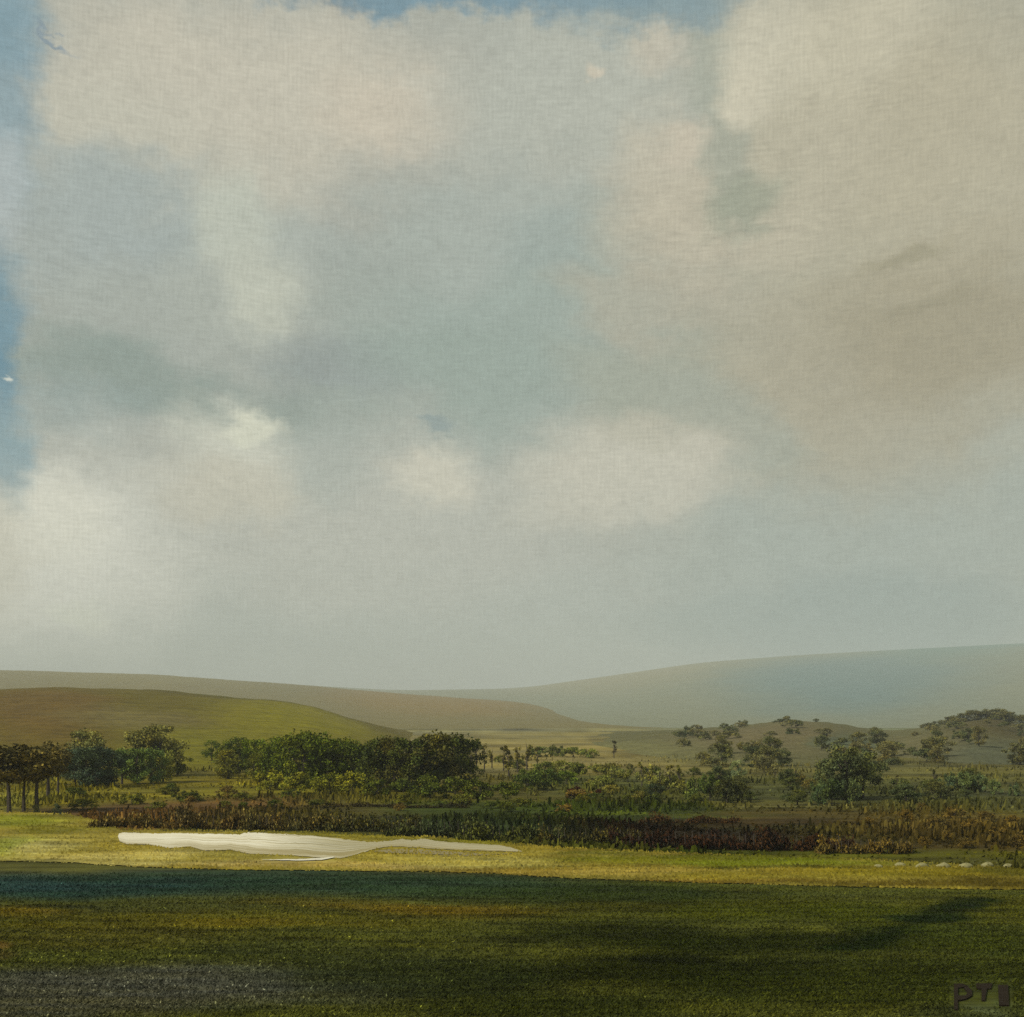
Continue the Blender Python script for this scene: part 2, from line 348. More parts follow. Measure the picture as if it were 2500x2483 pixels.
# far down on the right, blue haze painted in, long pale down behind everything
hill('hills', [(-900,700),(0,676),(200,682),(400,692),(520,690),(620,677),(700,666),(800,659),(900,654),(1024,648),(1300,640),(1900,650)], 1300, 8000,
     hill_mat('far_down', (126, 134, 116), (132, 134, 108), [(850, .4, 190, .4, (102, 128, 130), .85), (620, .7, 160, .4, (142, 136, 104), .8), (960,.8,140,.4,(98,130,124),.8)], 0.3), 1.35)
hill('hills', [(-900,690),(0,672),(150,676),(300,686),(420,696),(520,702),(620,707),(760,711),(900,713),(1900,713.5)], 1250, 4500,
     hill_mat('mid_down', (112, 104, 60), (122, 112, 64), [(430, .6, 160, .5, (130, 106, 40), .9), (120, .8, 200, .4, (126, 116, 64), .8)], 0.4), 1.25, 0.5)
hill('hill', [(-900,760),(500,752),(600,736),(690,730),(731,727),(804,720),(846,725),(884,734),(941,725),(987,717),(1005,719),(1040,734),(1200,720),(1900,700)], 300, 850,
     hill_mat('scrub_slope', (104, 102, 66), (86, 84, 48), [(760, .6, 130, .5, (108, 98, 66), .8), (1000, .75, 90, .5, (78, 70, 34), .9), (1000,.25,120,.3,(84,88,66),.8), (600,.3,160,.5,(118,116,72),.7), (850,.4,40,.4,(80,92,70),.7), (920,.4,70,.4,(104,98,64),.7)], 0.8, 40, 30), 1.3, 0.5)
hill('hill', [(-900,700),(-60,692),(0,690),(60,688),(150,690),(230,697),(300,703),(345,716),(400,732),(470,742),(560,752),(700,770),(1900,790)], 285, 1000,
     hill_mat('grass_down', (102, 90, 14), (92, 84, 12), [(40, .55, 110, .5, (98, 76, 18), .9), (300, .55, 130, .5, (122, 116, 0), .95), (200, .2, 120, .3, (112, 110, 10), .7), (230,.9,110,.07,(88,84,22),.8), (130,.45,110,.14,(112,102,56),.7), (180,.82,70,.05,(84,76,22),.8), (330,.72,70,.2,(132,124,30),.7), (120,.95,180,.08,(88,80,26),.7)], 1.0, 14, 60), 1.3, 0.35)

# ------------------------------------------------------------ bright field, pale water
def strip(name, top, bot, mat, lift, x0, x1, step=2.0, nr=14, jag=0.0):
    cols = np.arange(x0, x1 + .1, step)
    a = np.interp(cols, [p[0] for p in top], [p[1] for p in top]); b = np.interp(cols, [p[0] for p in bot], [p[1] for p in bot])
    if jag:
        r = rng.normal(size=len(cols)); r = np.convolve(r, np.ones(4) / 4, 'same'); a = a + jag * r
        r = rng.normal(size=len(cols)); r = np.convolve(r, np.ones(7) / 7, 'same'); b = b + jag * .8 * r
    b = np.maximum(b, a + .15)
    V, UV = [], []
    da, db = EYE * F / (a - YH), EYE * F / (b - YH)
    for k in np.linspace(0, 1, nr):
        d = da + (db - da) * k; x = (cols - W / 2) / F * d
        V.append(np.stack([x, d, ground_z(x, d) + lift], -1)); UV.append(np.stack([cols / W, np.full_like(cols, k)], -1))
    V, UV = np.concatenate(V), np.concatenate(UV)
    return mesh_obj(name, V, grid_faces(nr, len(cols)), mat, smooth=True, uvs=UV)
TOP = [(-300,806),(0,812),(65,814),(99,822),(122,831),(267,833),(328,834),(461,840),(557,849),(696,855.5),(884,862),(1017,871),(1300,882)]
BOT = [(-300,854),(0,861),(65,863),(133,867),(229,870),(328,871),(442,872),(499,874),(557,878),(696,883),(808,886),(941,889),(1024,890),(1300,893)]
FB = [  # sunlight of the strip and its dimmer right end painted into crop colour
 (60,820,110,10,0,(138,142,26),.95), (110,828,70,7,0,(126,122,20),.8), (50,846,110,14,0,(160,164,66),.95), (100,846,60,12,0,(184,172,104),.85), (150,859,110,10,0,(180,166,96),.9), (30,846,50,9,0,(158,162,64),.7), (240,866,160,4,0,(182,168,100),.8),
 (60,860,130,4,0,(176,168,92),.7), (250,862,120,8,0,(150,138,60),.8), (330,868,200,5,0,(170,150,86),.8), (330,838,120,5,0,(130,122,28),.8), (450,842,100,5,0,(120,116,14),.8),
 (470,862,140,8,0,(176,164,84),.8), (520,872,150,5,0,(154,132,52),.8), (640,860,140,6,0,(126,124,16),.9), (640,872,160,6,0,(172,152,66),.9), (800,863,170,6,0,(118,126,8),.95), (800,857,200,4,0,(88,96,8),.8),
 (790,876,150,7,0,(148,134,36),.9), (920,872,120,7,0,(132,120,18),.9), (990,884,110,8,0,(98,86,24),.95), (1000,872,70,7,0,(98,94,24),.9), (880,884,120,3,0,(112,96,24),.8), (820,868,120,2,0,(70,74,10),.7), (600,853,80,3,0,(92,96,26),.7), (700,882,220,3,0,(120,96,30),.7),
]
def crop_field(q):
    c = attr_col(q, 0.18)
    uvn = q.node('ShaderNodeTexCoord').outputs['UV']
    w = q.vmath('ADD', uvn, q.vmath('MULTIPLY', q.vmath('SUBTRACT', q.noise(q.mapping(uvn, sc=(9, 2, 1)), 1.0, 3, .5, 1), (.5, .5, .5)), (0.02, 0.35, 0)))
    l = q.noise(q.mapping(w, sc=(7, 24, 1)), 1.0, 4, 0.65)       # drilled rows following the field
    l2 = q.noise(q.mapping(w, sc=(40, 60, 1)), 1.0, 3, 0.6)
    k = q.math('ADD', q.mrange(l, 0.36, 0.64, 0.62, 1.22), q.math('MULTIPLY', q.math('SUBTRACT', l2, 0.5), 0.8))
    return q.vmath('SCALE', c, sc=k)
def crop_colour(x, y):
    c = field_colour(x, y, FB, ((146, 132, 44), (154, 140, 56)), 0.85); l_ = c.mean(-1, keepdims=True)
    return np.clip(c * .93 + .07 * l_ * np.array([1.5, 1.4, .9]), 0, .9)
m_crop = surf('sunlit_crop', crop_field, 0.9, (lambda q: q.noise(q.mapping(q.node('ShaderNodeTexCoord').outputs['UV'], sc=(40, 50, 1)), 1.0, 3), 0.5, 0.4))
fo = structure(strip('field', TOP, BOT, m_crop, 0.10, -300, 1300, nr=40, jag=0.7))
fv = np.array([v_.co[:] for v_ in fo.data.vertices]); colour_attr(fo, crop_colour(fv[:, 0], fv[:, 1]))
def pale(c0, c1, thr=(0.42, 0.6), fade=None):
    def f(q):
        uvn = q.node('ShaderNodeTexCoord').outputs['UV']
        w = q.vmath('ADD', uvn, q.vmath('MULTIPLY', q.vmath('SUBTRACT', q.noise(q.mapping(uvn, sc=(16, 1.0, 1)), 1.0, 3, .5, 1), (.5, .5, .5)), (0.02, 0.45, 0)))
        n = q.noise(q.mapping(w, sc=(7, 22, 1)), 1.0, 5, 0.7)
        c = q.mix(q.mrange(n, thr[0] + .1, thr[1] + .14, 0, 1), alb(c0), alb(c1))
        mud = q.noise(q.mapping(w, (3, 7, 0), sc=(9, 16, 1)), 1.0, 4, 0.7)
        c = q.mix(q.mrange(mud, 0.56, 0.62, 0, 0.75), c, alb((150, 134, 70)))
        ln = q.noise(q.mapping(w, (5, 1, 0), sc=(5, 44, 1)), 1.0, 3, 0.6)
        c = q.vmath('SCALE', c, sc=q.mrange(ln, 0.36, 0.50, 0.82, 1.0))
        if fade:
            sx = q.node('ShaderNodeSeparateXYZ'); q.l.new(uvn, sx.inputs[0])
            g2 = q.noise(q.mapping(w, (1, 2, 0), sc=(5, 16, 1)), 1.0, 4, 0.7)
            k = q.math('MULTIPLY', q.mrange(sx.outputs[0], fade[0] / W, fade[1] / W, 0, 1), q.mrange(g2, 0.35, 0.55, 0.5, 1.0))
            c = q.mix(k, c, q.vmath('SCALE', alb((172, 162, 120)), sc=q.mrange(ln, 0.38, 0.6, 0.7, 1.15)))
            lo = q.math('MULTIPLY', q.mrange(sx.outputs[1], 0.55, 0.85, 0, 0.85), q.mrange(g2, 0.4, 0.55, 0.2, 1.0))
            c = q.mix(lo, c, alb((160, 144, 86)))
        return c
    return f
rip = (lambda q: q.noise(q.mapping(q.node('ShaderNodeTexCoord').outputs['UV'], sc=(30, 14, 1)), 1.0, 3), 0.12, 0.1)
m_white = surf('pale_water', pale((232, 222, 186), (255, 250, 226), (0.28, 0.42), (262, 340)), 0.5, rip, 0.4)  # glare on the water painted in as pale base colours
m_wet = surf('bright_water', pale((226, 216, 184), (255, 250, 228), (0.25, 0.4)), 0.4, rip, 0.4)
m_grey = surf('grey_water', pale((138, 124, 76), (200, 190, 152), (0.40, 0.58)), 0.5, rip, 0.4)
WT = [(118,837),(119,834.6),(124,833.4),(150,834.6),(178,834.2),(200,834.6),(240,835.6),(248,833.4),(258,833.8),(280,835),(300,836),(330,838.5),(350,841),(372,843.5),(392,841.5),(402,839.8),(412,841.4),(424,839.8),(440,842.6),(470,844.5),(500,846.4),(512,849),(522,852.5)]
WB = [(118,838),(119.5,842.5),(126,845),(150,846),(168,849.5),(190,848),(205,852),(230,851),(250,855),(290,856.5),(318,859),(340,859.5),(356,856),(372,851),(384,848.2),(400,847.6),(440,850.4),(470,851.6),(500,852.6),(512,852.8),(522,852.9)]
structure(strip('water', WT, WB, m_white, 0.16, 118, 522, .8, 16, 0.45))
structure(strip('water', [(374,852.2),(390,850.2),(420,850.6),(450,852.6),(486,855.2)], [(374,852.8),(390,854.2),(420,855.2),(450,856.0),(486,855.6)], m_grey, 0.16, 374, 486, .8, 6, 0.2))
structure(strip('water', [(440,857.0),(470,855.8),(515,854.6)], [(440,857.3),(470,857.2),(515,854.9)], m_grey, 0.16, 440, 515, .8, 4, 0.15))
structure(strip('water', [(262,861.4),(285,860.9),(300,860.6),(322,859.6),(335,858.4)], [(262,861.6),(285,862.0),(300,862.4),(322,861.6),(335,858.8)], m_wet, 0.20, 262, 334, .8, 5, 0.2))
0 and structure(strip('water', [(393,840.5),(404,838.8),(415,840.4),(424,838.6),(440,841.6),(470,843.6)], [(393,841.4),(404,841.2),(415,842.2),(424,841.2),(440,843.6),(470,844.3)], m_wet, 0.21, 394, 468, .8, 5, 0.15))

# ------------------------------------------------------------ grass of the foreground moor (uncountable: one object)
def grass(n):
    row = 1030 - (1030 - 874) * rng.random(n) ** 0.9
    colp = rng.uniform(-60, 1090, n); d = EYE * F / (row - YH); d = d + rng.normal(0, 1, n)
    x = (colp - W / 2) / F * d
    lim = np.interp(colp, [p[0] for p in BOT], [p[1] for p in BOT]); ok = d < EYE * F / (lim - YH) - 0.6
    ok &= ~((colp > 950) & (colp < 1013) & (row > 980) & (row < 1012))
    x, d = x[ok], d[ok]; n = len(x); z = ground_z(x, d)
    h = rng.uniform(0.05, 0.15, n); w = rng.uniform(0.03, 0.08, n)
    a = rng.uniform(-0.7, 0.7, n); lean = rng.normal(0, 0.10, n)
    dx, dy = np.cos(a) * w, np.sin(a) * w
    p0 = np.stack([x - dx, d - dy, z - .02], -1); p1 = np.stack([x + dx, d + dy, z - .02], -1)
    p2 = np.stack([x + lean + dx * .35, d + rng.normal(0, .08, n), z + h], -1)
    p3 = np.stack([x + lean - dx * .35, d, z + h * .97], -1)
    V = np.stack([p0, p1, p2, p3], 1).reshape(-1, 3)
    tint = np.clip(rng.normal(1.0, 0.11, n), .5, 1.6)
    # gloss specks painted as pale blades, mostly in the near left
    px = (x / d) * F + W / 2; py = YH + EYE * F / d
    gloss = (rng.random(n) < 0.035 * np.exp(-((px - 190) / 260) ** 2) * np.exp(-((py - 985) / 60) ** 2))
    tint[gloss] = rng.uniform(2.2, 4.5, gloss.sum())
    return V, np.arange(n * 4).reshape(-1, 4), np.repeat(tint, 4)
def grass_col(q):
    return q.node('ShaderNodeAttribute', attribute_name='growth').outputs['Color']
m_grass = surf('grass_blades', grass_col, 0.9, None, 0.0)
def rough(n):
    colp = rng.uniform(-60, 1090, n); top = np.interp(colp, [p[0] for p in TOP], [p[1] for p in TOP])
    row = top - 1.5 - (top - 757) * rng.random(n) ** 1.25; d = EYE * F / (row - YH); x = (colp - W / 2) / F * d
    # growth comes in drifts
    f = np.sin(x * .11 + 1.3 * np.sin(d * .05)) + np.sin(d * .16 + 2 * np.sin(x * .031)) + rng.normal(0, .6, n)
    ok = f > -0.2; x, d, f = x[ok], d[ok], f[ok]; n = len(x)
    h = rng.uniform(0.25, 1.0, n) * np.clip(f, .3, 1.6); w = rng.uniform(0.10, 0.32, n); a = rng.uniform(-0.6, 0.6, n)
    dx, dy = np.cos(a) * w, np.sin(a) * w; l = rng.normal(0, .2, n); z = np.zeros(n)
    V = np.stack([np.stack([x - dx, d - dy, z], -1), np.stack([x + dx, d + dy, z], -1), np.stack([x + dx * .5 + l, d + dy, h], -1), np.stack([x - dx * .5 + l, d - dy, h * .9], -1)], 1).reshape(-1, 3)
    return V, np.repeat(np.clip(rng.normal(1.0, .25, n), .4, 1.6), 4)
g1, _, t1 = grass(170000); g2, t2 = rough(42000)
gv = np.concatenate([g1, g2]); gt = np.concatenate([t1, t2]) * 1.25; gf = np.arange(len(gv)).reshape(-1, 4)
go = mesh_obj('grass', gv, gf, m_grass); go['kind'] = 'stuff'
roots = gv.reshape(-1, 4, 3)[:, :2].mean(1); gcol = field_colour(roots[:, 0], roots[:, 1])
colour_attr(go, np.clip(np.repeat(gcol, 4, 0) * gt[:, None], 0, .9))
# stalks of the sunlit crop, thinning out at the field's edges and round the water
def stalks(n):
    colp = rng.uniform(-60, 1090, n); a0 = np.interp(colp, [p[0] for p in TOP], [p[1] for p in TOP]) - 1.2; a1 = np.interp(colp, [p[0] for p in BOT], [p[1] for p in BOT]) + .8
    row = a0 + (a1 - a0) * rng.random(n)
    wt = np.interp(colp, [p[0] for p in WT], [p[1] for p in WT], left=999, right=999); wb = np.interp(colp, [p[0] for p in WB], [p[1] for p in WB], left=0, right=0)
    ok = ~((row > wt + .6) & (row < wb + .3)) & ~((colp > 262) & (colp < 335) & (row > 858) & (row < 865)); colp, row = colp[ok], row[ok]; n = len(row)
    d = EYE * F / (row - YH); x = (colp - W / 2) / F * d; z = ground_z(x, d) + .08
    h = rng.uniform(.08, .26, n); w = rng.uniform(.05, .16, n)
    V = np.stack([np.stack([x - w, d, z], -1), np.stack([x + w, d, z], -1), np.stack([x + w * .5, d + .05, z + h], -1), np.stack([x - w * .5, d + .05, z + h], -1)], 1).reshape(-1, 3)
    return V, x, d
cv, cx_, cy_ = stalks(22000)
co = mesh_obj('crop_stalks', cv, np.arange(len(cv)).reshape(-1, 4), m_grass); co['kind'] = 'stuff'
co['label'] = 'short yellow green stalks of the bright field between moor and hedges'; co['category'] = 'crop'
colour_attr(co, np.clip(np.repeat(crop_colour(cx_, cy_) * np.clip(rng.normal(1.0, .16, len(cx_)), .5, 1.5)[:, None], 4, 0), 0, .9))
go['label'] = 'dark rough grass covering the moor in front of the bright field'; go['category'] = 'grass'

# ------------------------------------------------------------ plants
def leaf_col(q):
    oi = q.node('ShaderNodeObjectInfo'); a = q.node('ShaderNodeAttribute', attribute_name='tint')
    n = q.noise(q.node('ShaderNodeNewGeometry').outputs['Position'], 0.22, 4, 0.7)
    warm = q.mix(q.mrange(n, 0.38, 0.62, 0, 1), (0.85, 0.95, 1.0), (1.25, 1.15, 0.6))
    return q.vmath('MULTIPLY', q.vmath('SCALE', oi.outputs['Color'], sc=a.outputs['Fac']), warm)
m_leaf = surf('foliage', leaf_col, 0.85, None, 0.15)
m_bark = surf('bark', lambda q: q.mix(q.noise(q.mapping(q.node('ShaderNodeTexCoord').outputs['Object'], sc=(3, 3, .5)), 3, 4), (0.035, 0.028, 0.022), (0.10, 0.085, 0.07)), 0.95)
def crown_mesh(clumps, per, leaf, seed):
    """clumps: list of (x, y, z, rx, ry, rz); leaves scattered through each clump, denser at its skin"""
    r = np.random.default_rng(seed); Vs, T = [], []
    for (cx, cy, cz, rx, ry, rz) in clumps:
        n = int(per); dvec = r.normal(size=(n, 3)); dvec /= np.linalg.norm(dvec, axis=1)[:, None]
        rad = r.random(n) ** 0.4 * (1 + 0.18 * np.sin(dvec[:, 0] * 5 + seed) * np.cos(dvec[:, 2] * 6 + cx * 3))
        c = dvec * rad[:, None] * np.array([rx, ry, rz]) + np.array([cx, cy, cz])
        a = r.normal(size=(n, 3)); a /= np.linalg.norm(a, axis=1)[:, None]
        b = np.cross(a, r.normal(size=(n, 3))); b /= np.linalg.norm(b, axis=1)[:, None]
        s = leaf * r.uniform(.5, 1.4, n)[:, None]
        Vs.append(np.stack([c - a * s, c - b * s * .6, c + a * s, c + b * s * .6], 1))
        tc_ = np.clip(r.normal(1, .22), .55, 1.5) * np.clip(r.normal(1, .25, n), .4, 1.8); T.append(np.repeat(tc_, 4))
    V = np.concatenate(Vs).reshape(-1, 3)
    return V, np.arange(len(V)).reshape(-1, 4), np.concatenate(T)
def tube(pts, radii, seg=6):
    V, Fc = [], []
    for (p, r_) in zip(pts, radii):
        for k in range(seg): V.append((p[0] + r_ * math.cos(k * 2 * math.pi / seg), p[1] + r_ * math.sin(k * 2 * math.pi / seg), p[2]))
    for i in range(len(pts) - 1):
        for k in range(seg): Fc.append((i * seg + k, i * seg + (k + 1) % seg, (i + 1) * seg + (k + 1) % seg, (i + 1) * seg + k))
    return V, Fc
def branches(seed, h, n, spread, r0, low=0.3):
    r = random.Random(seed); V, Fc = tube([(0, 0, -.3), (.05, 0, h * .3), (-.06 * h * .1, 0.02 * h, h * .6), (0.03 * h, 0, h * .92)], [r0, r0 * .75, r0 * .5, r0 * .12])
    for i in range(n):
        z0 = h * r.uniform(low, .65); a = r.uniform(0, 6.28); L = spread * r.uniform(.5, 1)
        e = (math.cos(a) * L, math.sin(a) * L, z0 + h * r.uniform(.15, .35)); m = (e[0] * .5, e[1] * .5, z0 + (e[2] - z0) * .65)
        v2, f2 = tube([(0, 0, z0), m, e], [r0 * .45, r0 * .3, r0 * .08], 5)
        k = len(V); V += v2; Fc += [tuple(q + k for q in f) for f in f2]
    return V, Fc
PROTO = {}; FOL = 2.4
def proto(kind, var):
    """unit plants about 1 m high per metre of the final height: built for a height of 10, scaled when placed"""
    key = (kind, var)
    if key in PROTO: return PROTO[key]
    r = random.Random(hash(kind) % 1 + var * 17 + len(kind)); cl = []
    if kind == 'broad':
        for i in range(26):
            a = r.uniform(0, 6.28); q = math.sqrt(r.random()); z = r.uniform(3.0, 8.9); w = 3.7 * math.sqrt(max(0.08, 1 - ((z - 5.6) / 4.1) ** 2))
            s = r.uniform(.8, 1.5); cl.append((math.cos(a) * q * w, math.sin(a) * q * w, z, s, s, s * .8))
        cr = crown_mesh(cl, 120, .20, var + 1); br = branches(var, 9, 8, 3.2, .32)
    elif kind == 'full':          # leafy down to the ground
        for i in range(34):
            a = r.uniform(0, 6.28); q = math.sqrt(r.random()); z = r.uniform(.9, 9.0); w = 3.9 * math.sqrt(max(0.10, 1 - ((z - 5.0) / 4.9) ** 2))
            s = r.uniform(.9, 1.7); cl.append((math.cos(a) * q * w, math.sin(a) * q * w, z, s, s, s * .8))
        cr = crown_mesh(cl, 120, .23, var + 200); br = branches(var + 20, 9, 8, 3.2, .34, .2)
    elif kind == 'parasol':       # bare stems, high crown
        for i in range(30):
            a = r.uniform(0, 6.28); q = math.sqrt(r.random()); z = r.uniform(5.0, 9.4); w = 3.0 * math.sqrt(max(0.1, 1 - ((z - 7.2) / 2.8) ** 2))
            s = r.uniform(.8, 1.4); cl.append((math.cos(a) * q * w, math.sin(a) * q * w, z, s, s, s * .7))
        cr = crown_mesh(cl, 80, .26, var + 30); br = branches(var + 5, 9, 6, 2.6, .30, .5)
    elif kind == 'thin':
        for i in range(9):
            z = r.uniform(3, 9.5); cl.append((r.uniform(-.9, .9), r.uniform(-.9, .9), z, r.uniform(.4, .9), r.uniform(.4, .9), r.uniform(.6, 1.3)))
        cr = crown_mesh(cl, 34, .30, var + 60); br = branches(var + 9, 9.5, 7, 1.7, .25, .25)
    elif kind == 'bush':          # height 10, very wide
        for i in range(22):
            a = r.uniform(0, 6.28); q = math.sqrt(r.random()); z = r.uniform(.8, 8.3); w = 8.5 * math.sqrt(max(0.05, 1 - (z / 9.6) ** 2))
            s = r.uniform(1.4, 2.6); cl.append((math.cos(a) * q * w, math.sin(a) * q * w, z, s * 1.2, s, s * .8))
        cr = crown_mesh(cl, 90, .50, var + 90); br = branches(var + 12, 7, 6, 5, .35, .1)
    elif kind == 'hedge':         # height 10, length 100
        for i in range(70):
            s = r.uniform(1.5, 3.6); hx = r.uniform(-50, 50); hz_ = .62 + .28 * math.sin(hx * .13 + var * 2) + .16 * math.sin(hx * .37 + var); cl.append((hx, r.uniform(-4, 4), r.uniform(0.1, 8.6) * r.uniform(.6, 1) * hz_, s * 2.2, s, s * .9))
        cr = crown_mesh(cl, 46, .85, var + 120)
        pts, rad = [], []
        for i in range(14):
            x = -46 + i * 7 + r.uniform(-1, 1); a_ = [(x, 0, -.3), (x + .6, .2, 3), (x + .2, 0, 6.0)]; b_ = [.5, .35, .2]
            pts += a_ if i % 2 == 0 else a_[::-1]; rad += b_ if i % 2 == 0 else b_[::-1]
        V, Fc = tube(pts, rad, 5)
        br = (V, Fc)
    cm = mesh_obj('crown', cr[0], cr[1], m_leaf, attrs={'tint': cr[2]}); bm_ = mesh_obj('trunk', br[0], br[1], m_bark)
    out = (cm.data, bm_.data)
    bpy.data.objects.remove(cm); bpy.data.objects.remove(bm_)
    PROTO[key] = out; return out
NAMES = {'full': ('leafy_tree', 'tree'), 'broad': ('broadleaf_tree', 'tree'), 'parasol': ('bare_stemmed_tree', 'tree'), 'thin': ('slender_tree', 'tree'), 'bush': ('bush', 'bush'), 'hedge': ('hedge', 'hedge')}
ph = [0]
def plant(kind, px, py, hpx, colour, label, group=None, wide=1.0, on=None, turn=None):
    """foot at column px, row py of the photo's view of the flat moor; hpx tall there"""
    if on is None: x, y = ground_pt(px, py); z = 0.0; dist = y
    else: dist, z = on; x = (px - W / 2) / F * dist; y = dist
    h = hpx * dist / F; s = h / 10
    cd, bd = proto(kind, ph[0] % 4); ph[0] += 1
    nm, cat = NAMES[kind]
    r = bpy.data.objects.new(nm, None); COL.objects.link(r); r.empty_display_size = .5
    r.location = (x, y, z); r.scale = (s * wide, s * (wide if kind != 'hedge' else 1.0), s)
    r.rotation_euler = (0, 0, turn if turn is not None else random.uniform(0, 6.28))
    c = bpy.data.objects.new('foliage' if kind in ('bush', 'hedge') else 'crown', cd); b = bpy.data.objects.new('stems' if kind in ('bush', 'hedge') else 'trunk', bd)
    k = random.uniform(.88, 1.14); c.color = (*[q * k * FOL for q in alb(colour)], 1)
    for o in (c, b): COL.objects.link(o); o.parent = r
    r['label'] = label; r['category'] = cat
    if group: r['group'] = group
    return r

DG, BG, BR, OL, GG, MR = (58, 66, 18), (48, 58, 46), (84, 68, 38), (100, 94, 40), (96, 104, 76), (34, 20, 12)
GREEN2 = (70, 80, 24)
# far left brown trees on bare stems
g = 'brown trees with bare stems at the left edge'
for i, (x, b, h, w, lb) in enumerate([(9,813,70,.95,'brown tree with bare stem cut by the left edge of the view'), (24,812,66,.8,'brown tree with thick bare stem second from the left edge'),
        (37,812,70,.85,'brown bare stemmed tree in the middle of the left edge group'), (48,800,54,.9,'shorter brown tree on the right side of the left edge group'), (58,796,48,.7,'rightmost small brown tree of the left edge group')]):
    plant('parasol', x, b, h, (70, 62, 32), lb, g, w * 1.35)
plant('bush', 57, 815, 12, (60, 68, 60), 'dark blue grey bush at the lime green field corner under the brown trees', None, .5)
plant('bush', 36, 813, 10, (74, 74, 52), 'small grey bush between the bare stems of the brown trees', None, .5)
# blue green copse
g = 'blue green trees of the left copse'
for i, (x, b, h, lb) in enumerate([(75,786,40,'dark blue green tree at the left end of the copse'), (86,788,42,'darkest blue green tree second in the copse'), (97,787,41,'blue green round tree third from the left in the copse'),
        (108,786,40,'blue green tree where the copse turns to plain green'), (122,784,37,'mid green tree beside the blue green ones in the copse'), (137,784,37,'mid green tree in the middle of the copse\'s green half'),
        (151,783,36,'mid green tree second from the right end of the copse'), (163,782,34,'olive green tree at the right end of the copse')]):
    plant('full', x, b, h, BG if i < 4 else ((74, 88, 44) if i < 7 else (96, 98, 46)), lb, g, 1.0)
for i, (x, h, lb) in enumerate([(84,48,'tall faint grey olive tree rising behind the blue green copse'), (160,52,'tall faint grey green tree behind the right end of the copse'), (143,46,'faint olive tree behind the middle of the green copse')]):
    plant('full', x, 776, h, (92, 90, 50), lb, 'faint trees behind the copse', 1.2)
# main dark belt
g = 'dark green trees of the main belt'
belt = [(212,764,24),(226,768,28),(240,772,34),(254,776,38),(266,780,44),(278,783,50),(290,786,54),(303,788,57),(316,787,56),(328,788,54),(342,787,48),(356,788,46),(369,788,50),(382,790,56),(395,791,58),(409,792,59),(423,792,60),(437,792,60),(450,790,58),(461,789,52)]
where = ['at the thin left tip of the main dark belt', 'second from the left tip of the belt', 'low, where the belt starts to rise on the left', 'on the rising left flank of the belt', 'just left of the first hump of the belt',
 'starting the first hump of the belt', 'at the near left of the first hump', 'at the top of the belt\'s first hump', 'just right of the first hump\'s top', 'where the first hump begins to drop', 'at the left of the dip in the belt', 'lowest, in the dip between the two humps',
 'on the right side of the dip in the belt', 'at the left start of the darkest second hump', 'inside the left half of the darkest hump', 'left of centre of the darkest hump', 'tallest, in the centre of the darkest hump', 'right of centre of the darkest hump', 'near the right end of the darkest hump', 'ending the dark belt where the speckled scrub begins']
for i, (x, b, h) in enumerate(belt):
    plant('full' if i % 3 else 'broad', x, b, h + random.uniform(-3, 3), ((62, 72, 14), (72, 78, 20), (56, 64, 16))[i % 3] if i < 12 else ((50, 54, 18), (44, 50, 20), (58, 56, 24))[i % 3], ('dark green tree ' + where[i]), g, 1.05)
fr = [(270,790,22),(300,794,24),(330,794,22),(352,795,24),(378,797,22),(404,797,20),(430,798,24),(455,798,22),(480,799,22),(505,800,20)]
fw = ['under the left flank of the dark belt', 'under the top of the first hump', 'under the right side of the first hump', 'under the dip of the belt', 'under the left of the darkest hump', 'under the middle of the darkest hump', 'under the right of the darkest hump', 'at the right foot of the darkest hump', 'just past the right end of the belt', 'second past the right end of the belt']
for i, (x, b, h) in enumerate(fr): plant('bush', x, b, h, (88, 88, 24) if i < 4 else (60, 66, 20), 'low olive bush ' + fw[i], 'low bushes at the foot of the belt', 1.0)
# speckled scrub
g = 'slender trees of the speckled scrub'
st = [(468,774,32),(477,772,28),(486,775,32),(494,772,26),(503,774,30),(511,773,27),(520,776,30),(529,774,26),(537,772,22)]
for i, (x, b, h) in enumerate(st):
    x += random.uniform(-3, 3); b += random.uniform(-5, 8); h *= random.uniform(.7, 1.2)
    plant('thin', x, b, h, (70, 66, 28), 'slender brown tree number %s to the right of the dark belt' % ['one', 'two', 'three', 'four', 'five', 'six', 'seven', 'eight', 'nine'][i] + ', in the speckled scrub', g, 1.2)
sh = [(540,757,11,(70,76,34)),(556,756,12,(56,62,24)),(573,757,11,(80,86,36)),(588,758,10,(84,88,40)),(562,772,12,(84,86,40)),(580,774,13,(78,84,36)),(598,775,12,(92,92,46)),(548,786,18,(56,66,26)),(566,784,14,(62,74,26)),(612,778,13,(84,86,44)),(628,782,14,(86,88,44)),
      (528,790,22,(54,62,24)),(604,790,15,(80,82,36)),(655,788,16,(84,86,42)),(668,792,16,(80,80,38))]
sw = ['topmost left, above the speckled scrub', 'flat dark, above the middle of the scrub', 'thin olive, top right of the scrub', 'small pale, at the upper right tip of the scrub', 'in the second row of the scrub, left', 'in the second row of the scrub, middle', 'in the second row of the scrub, right',
 'dark, left of the maroon bush', 'above and left of the maroon bush', 'small, between the scrub and the snag tree', 'below the lone snag tree', 'large dark, where belt and scrub meet', 'right above the maroon bush', 'olive, in the gap before the black footed bushes', 'low, just left of the black footed bushes']
for i, (x, b, h, c) in enumerate(sh): plant('bush', x, b, h, c, 'low scrub bush, ' + sw[i], 'scrub bushes right of the belt', random.uniform(.9, 1.5), None, None)
r2 = random.Random(5); pts_ = sorted((r2.uniform(466, 700), r2.uniform(0, 1)) for _ in range(34))
